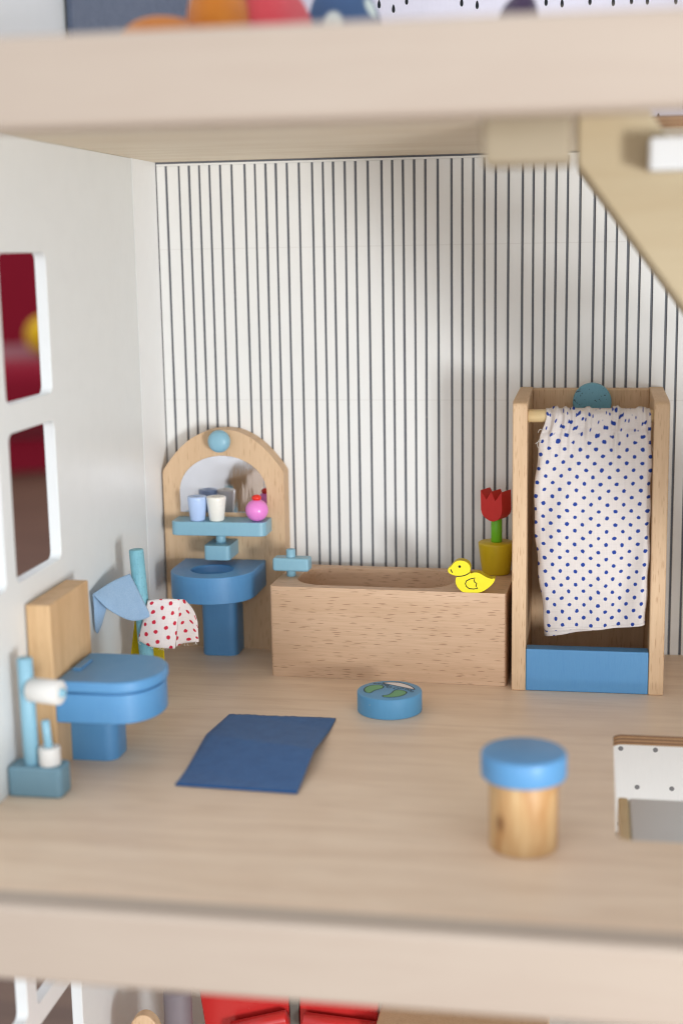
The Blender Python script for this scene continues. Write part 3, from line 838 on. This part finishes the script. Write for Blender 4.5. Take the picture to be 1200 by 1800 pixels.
# ------------------------------------------------------------------ things on the storey above
def lump(name, c, r, mat, label, cat, seed=0, amp=.18):
    bm = bmesh.new(); bmesh.ops.create_icosphere(bm, subdivisions=4, radius=1)
    rnd = random.Random(seed); w = [(rnd.uniform(-3, 3), rnd.uniform(-3, 3), rnd.uniform(-3, 3), rnd.uniform(0, 6)) for _ in range(5)]
    for v in bm.verts:
        d = 1 + amp * sum(math.sin(a * v.co.x + b * v.co.y + e * v.co.z + p) for a, b, e, p in w) / 3
        v.co = Vector((c[0] + v.co.x * r[0] * d, c[1] + v.co.y * r[1] * d, max(PITCH + .01, c[2] + v.co.z * r[2] * d)))
    return tag(finish(name, bm, mat, base=(c[0], c[1], PITCH)), label, cat)
bm = slab([(-21.85, -12.0), (-21.6, -12.0), (-19.6, -.8), (-20.2, -.6), (-21.8, -.6)], PITCH + .01, PITCH + 11)
tag(finish('fabric_panel', bm, 'slate', base=(-21, -6, PITCH), bevel=.1), 'slate blue fabric panel standing on the upper storey', 'fabric')
lump('cushion', (-14.2, -24.0, 26.7), (1.7, 1.6, 1.55), 'orange', 'low orange cushion beside the slate panel upstairs', 'cushion', 1, .12)
lump('soft_toy', (-12.4, -23.0, 26.8), (1.2, 1.4, 2.6), 'orange', 'taller orange soft toy among the fabrics upstairs', 'soft toy', 2, .15)
lump('blanket', (-10.9, -22.0, 26.9), (1.5, 1.6, 2.7), 'coral', 'coral red bundled blanket on the upper storey', 'blanket', 3, .15)
lump('cloth_bundle', (-8.9, -18.0, 27.2), (1.5, 1.6, 3.0), 'floral', 'blue floral cloth bundle on the upper storey', 'cloth', 4, .12)
lump('small_cushion', (-2.75, -20, 27.0), (.85, .9, 2.2), 'purple', 'dark purple plush peeking over the top rail', 'soft toy', 6, .2)

# ------------------------------------------------------------------ things on the storey below
zf = -PITCH + .004
ch = thing('toy_chair', 'rounded wooden toy chair back beneath the front rail', 'chair', (-19.6, -14, zf))
finish('backrest', slab([(-20.5, zf)] + [(-19.75 - .75 * math.cos(a), -14.9 + 1.15 * math.sin(a)) for a in [math.pi * k / 16 for k in range(17)]] + [(-19.0, zf)], -13.6, -14.2, 'xzy'), 'beech_v', parent=ch, bevel=.08)
finish('seat', box(-20.5, -19.0, -16.2, -14.2, zf + 3.5, zf + 4.2), 'beech_v', parent=ch, bevel=.08)
pl_ = finish('toy_post', lathe(round_cyl(.65, zf, -12.6, .3), -18.3, -13.5, 28), 'grey_p', base=(-18.3, -13.5, zf), auto=50)
tag(pl_, 'grey purple round post next to the red toy sofa below', 'post')
so = thing('toy_sofa', 'glossy red toy sofa partly hidden under the front rail', 'sofa', (-13.5, -12.5, zf))
for x0, x1 in ((-17.3, -13.45), (-13.0, -9.3)):
    sl = .9 if x0 < -15 else 0
    bk = finish('back_panel', slab([(x0 + sl, zf + .5), (x1, zf + .5), (x1, -13.5), (x0 - sl * .6, -13.5)], -11.0, -11.7, 'xzy'), 'glossred', parent=so, bevel=.1)
    finish('rail', tube((x0 + .3 + sl, -12.2, -15.3 if sl else -14.55), (x1, -12.2, -14.5 if sl else -14.75), .38), 'glossred', parent=bk, auto=50)
finish('gap_fill', box(-13.44, -13.01, -11.8, -11.1, zf, -13.2), 'darkgap', parent=so, bevel=.05)  # dark box filling the gap between the panels, standing in for its shade
finish('seat', box(-17.0, -9.4, -15.5, -11.72, zf + 3, zf + 4.2), 'glossred', parent=so, bevel=.1)
cb = finish('toy_cabinet', box(-9.2, -1.5, -13.5, -10, zf, -14.0), 'beech_v', base=(-5.3, -11.8, zf), bevel=.1)
tag(cb, 'low wooden toy cabinet next to the red sofa below', 'cabinet')

# ------------------------------------------------------------------ the playroom seen through the side windows
ZR = -28.0
rf_ = finish('room_floor', box(-500, 300, -300, 500, ZR - 2, ZR), 'plank', base=(0, 0, ZR), smooth=False)
struct(rf_)
sf = thing('sofa', 'red upholstered sofa far behind the window openings', 'sofa', (-150, 252, ZR), rz=math.radians(28))
finish('seat', box(-260, -60, 214, 282, ZR + 8, ZR + 26), 'redsofa', parent=sf, bevel=6, seg=5)
finish('backrest', box(-260, -60, 267, 297, ZR + 10, ZR + 110), 'redsofa', parent=sf, bevel=6, seg=5)
finish('plinth', box(-255, -65, 218, 282, ZR, ZR + 9), 'redsofa', parent=sf, bevel=1)
bm = bmesh.new(); bmesh.ops.create_uvsphere(bm, u_segments=24, v_segments=16, radius=4.5)
for v in bm.verts: v.co += Vector((-121.0, 234.0, ZR + 30.5))
yb = finish('yellow_ball', bm, 'yball', base=(-121, 234, ZR + 26))
tag(yb, 'yellow ball on the red sofa behind the upper window opening', 'ball')

for o in bpy.data.objects:
    if '_b' in o: del o['_b']
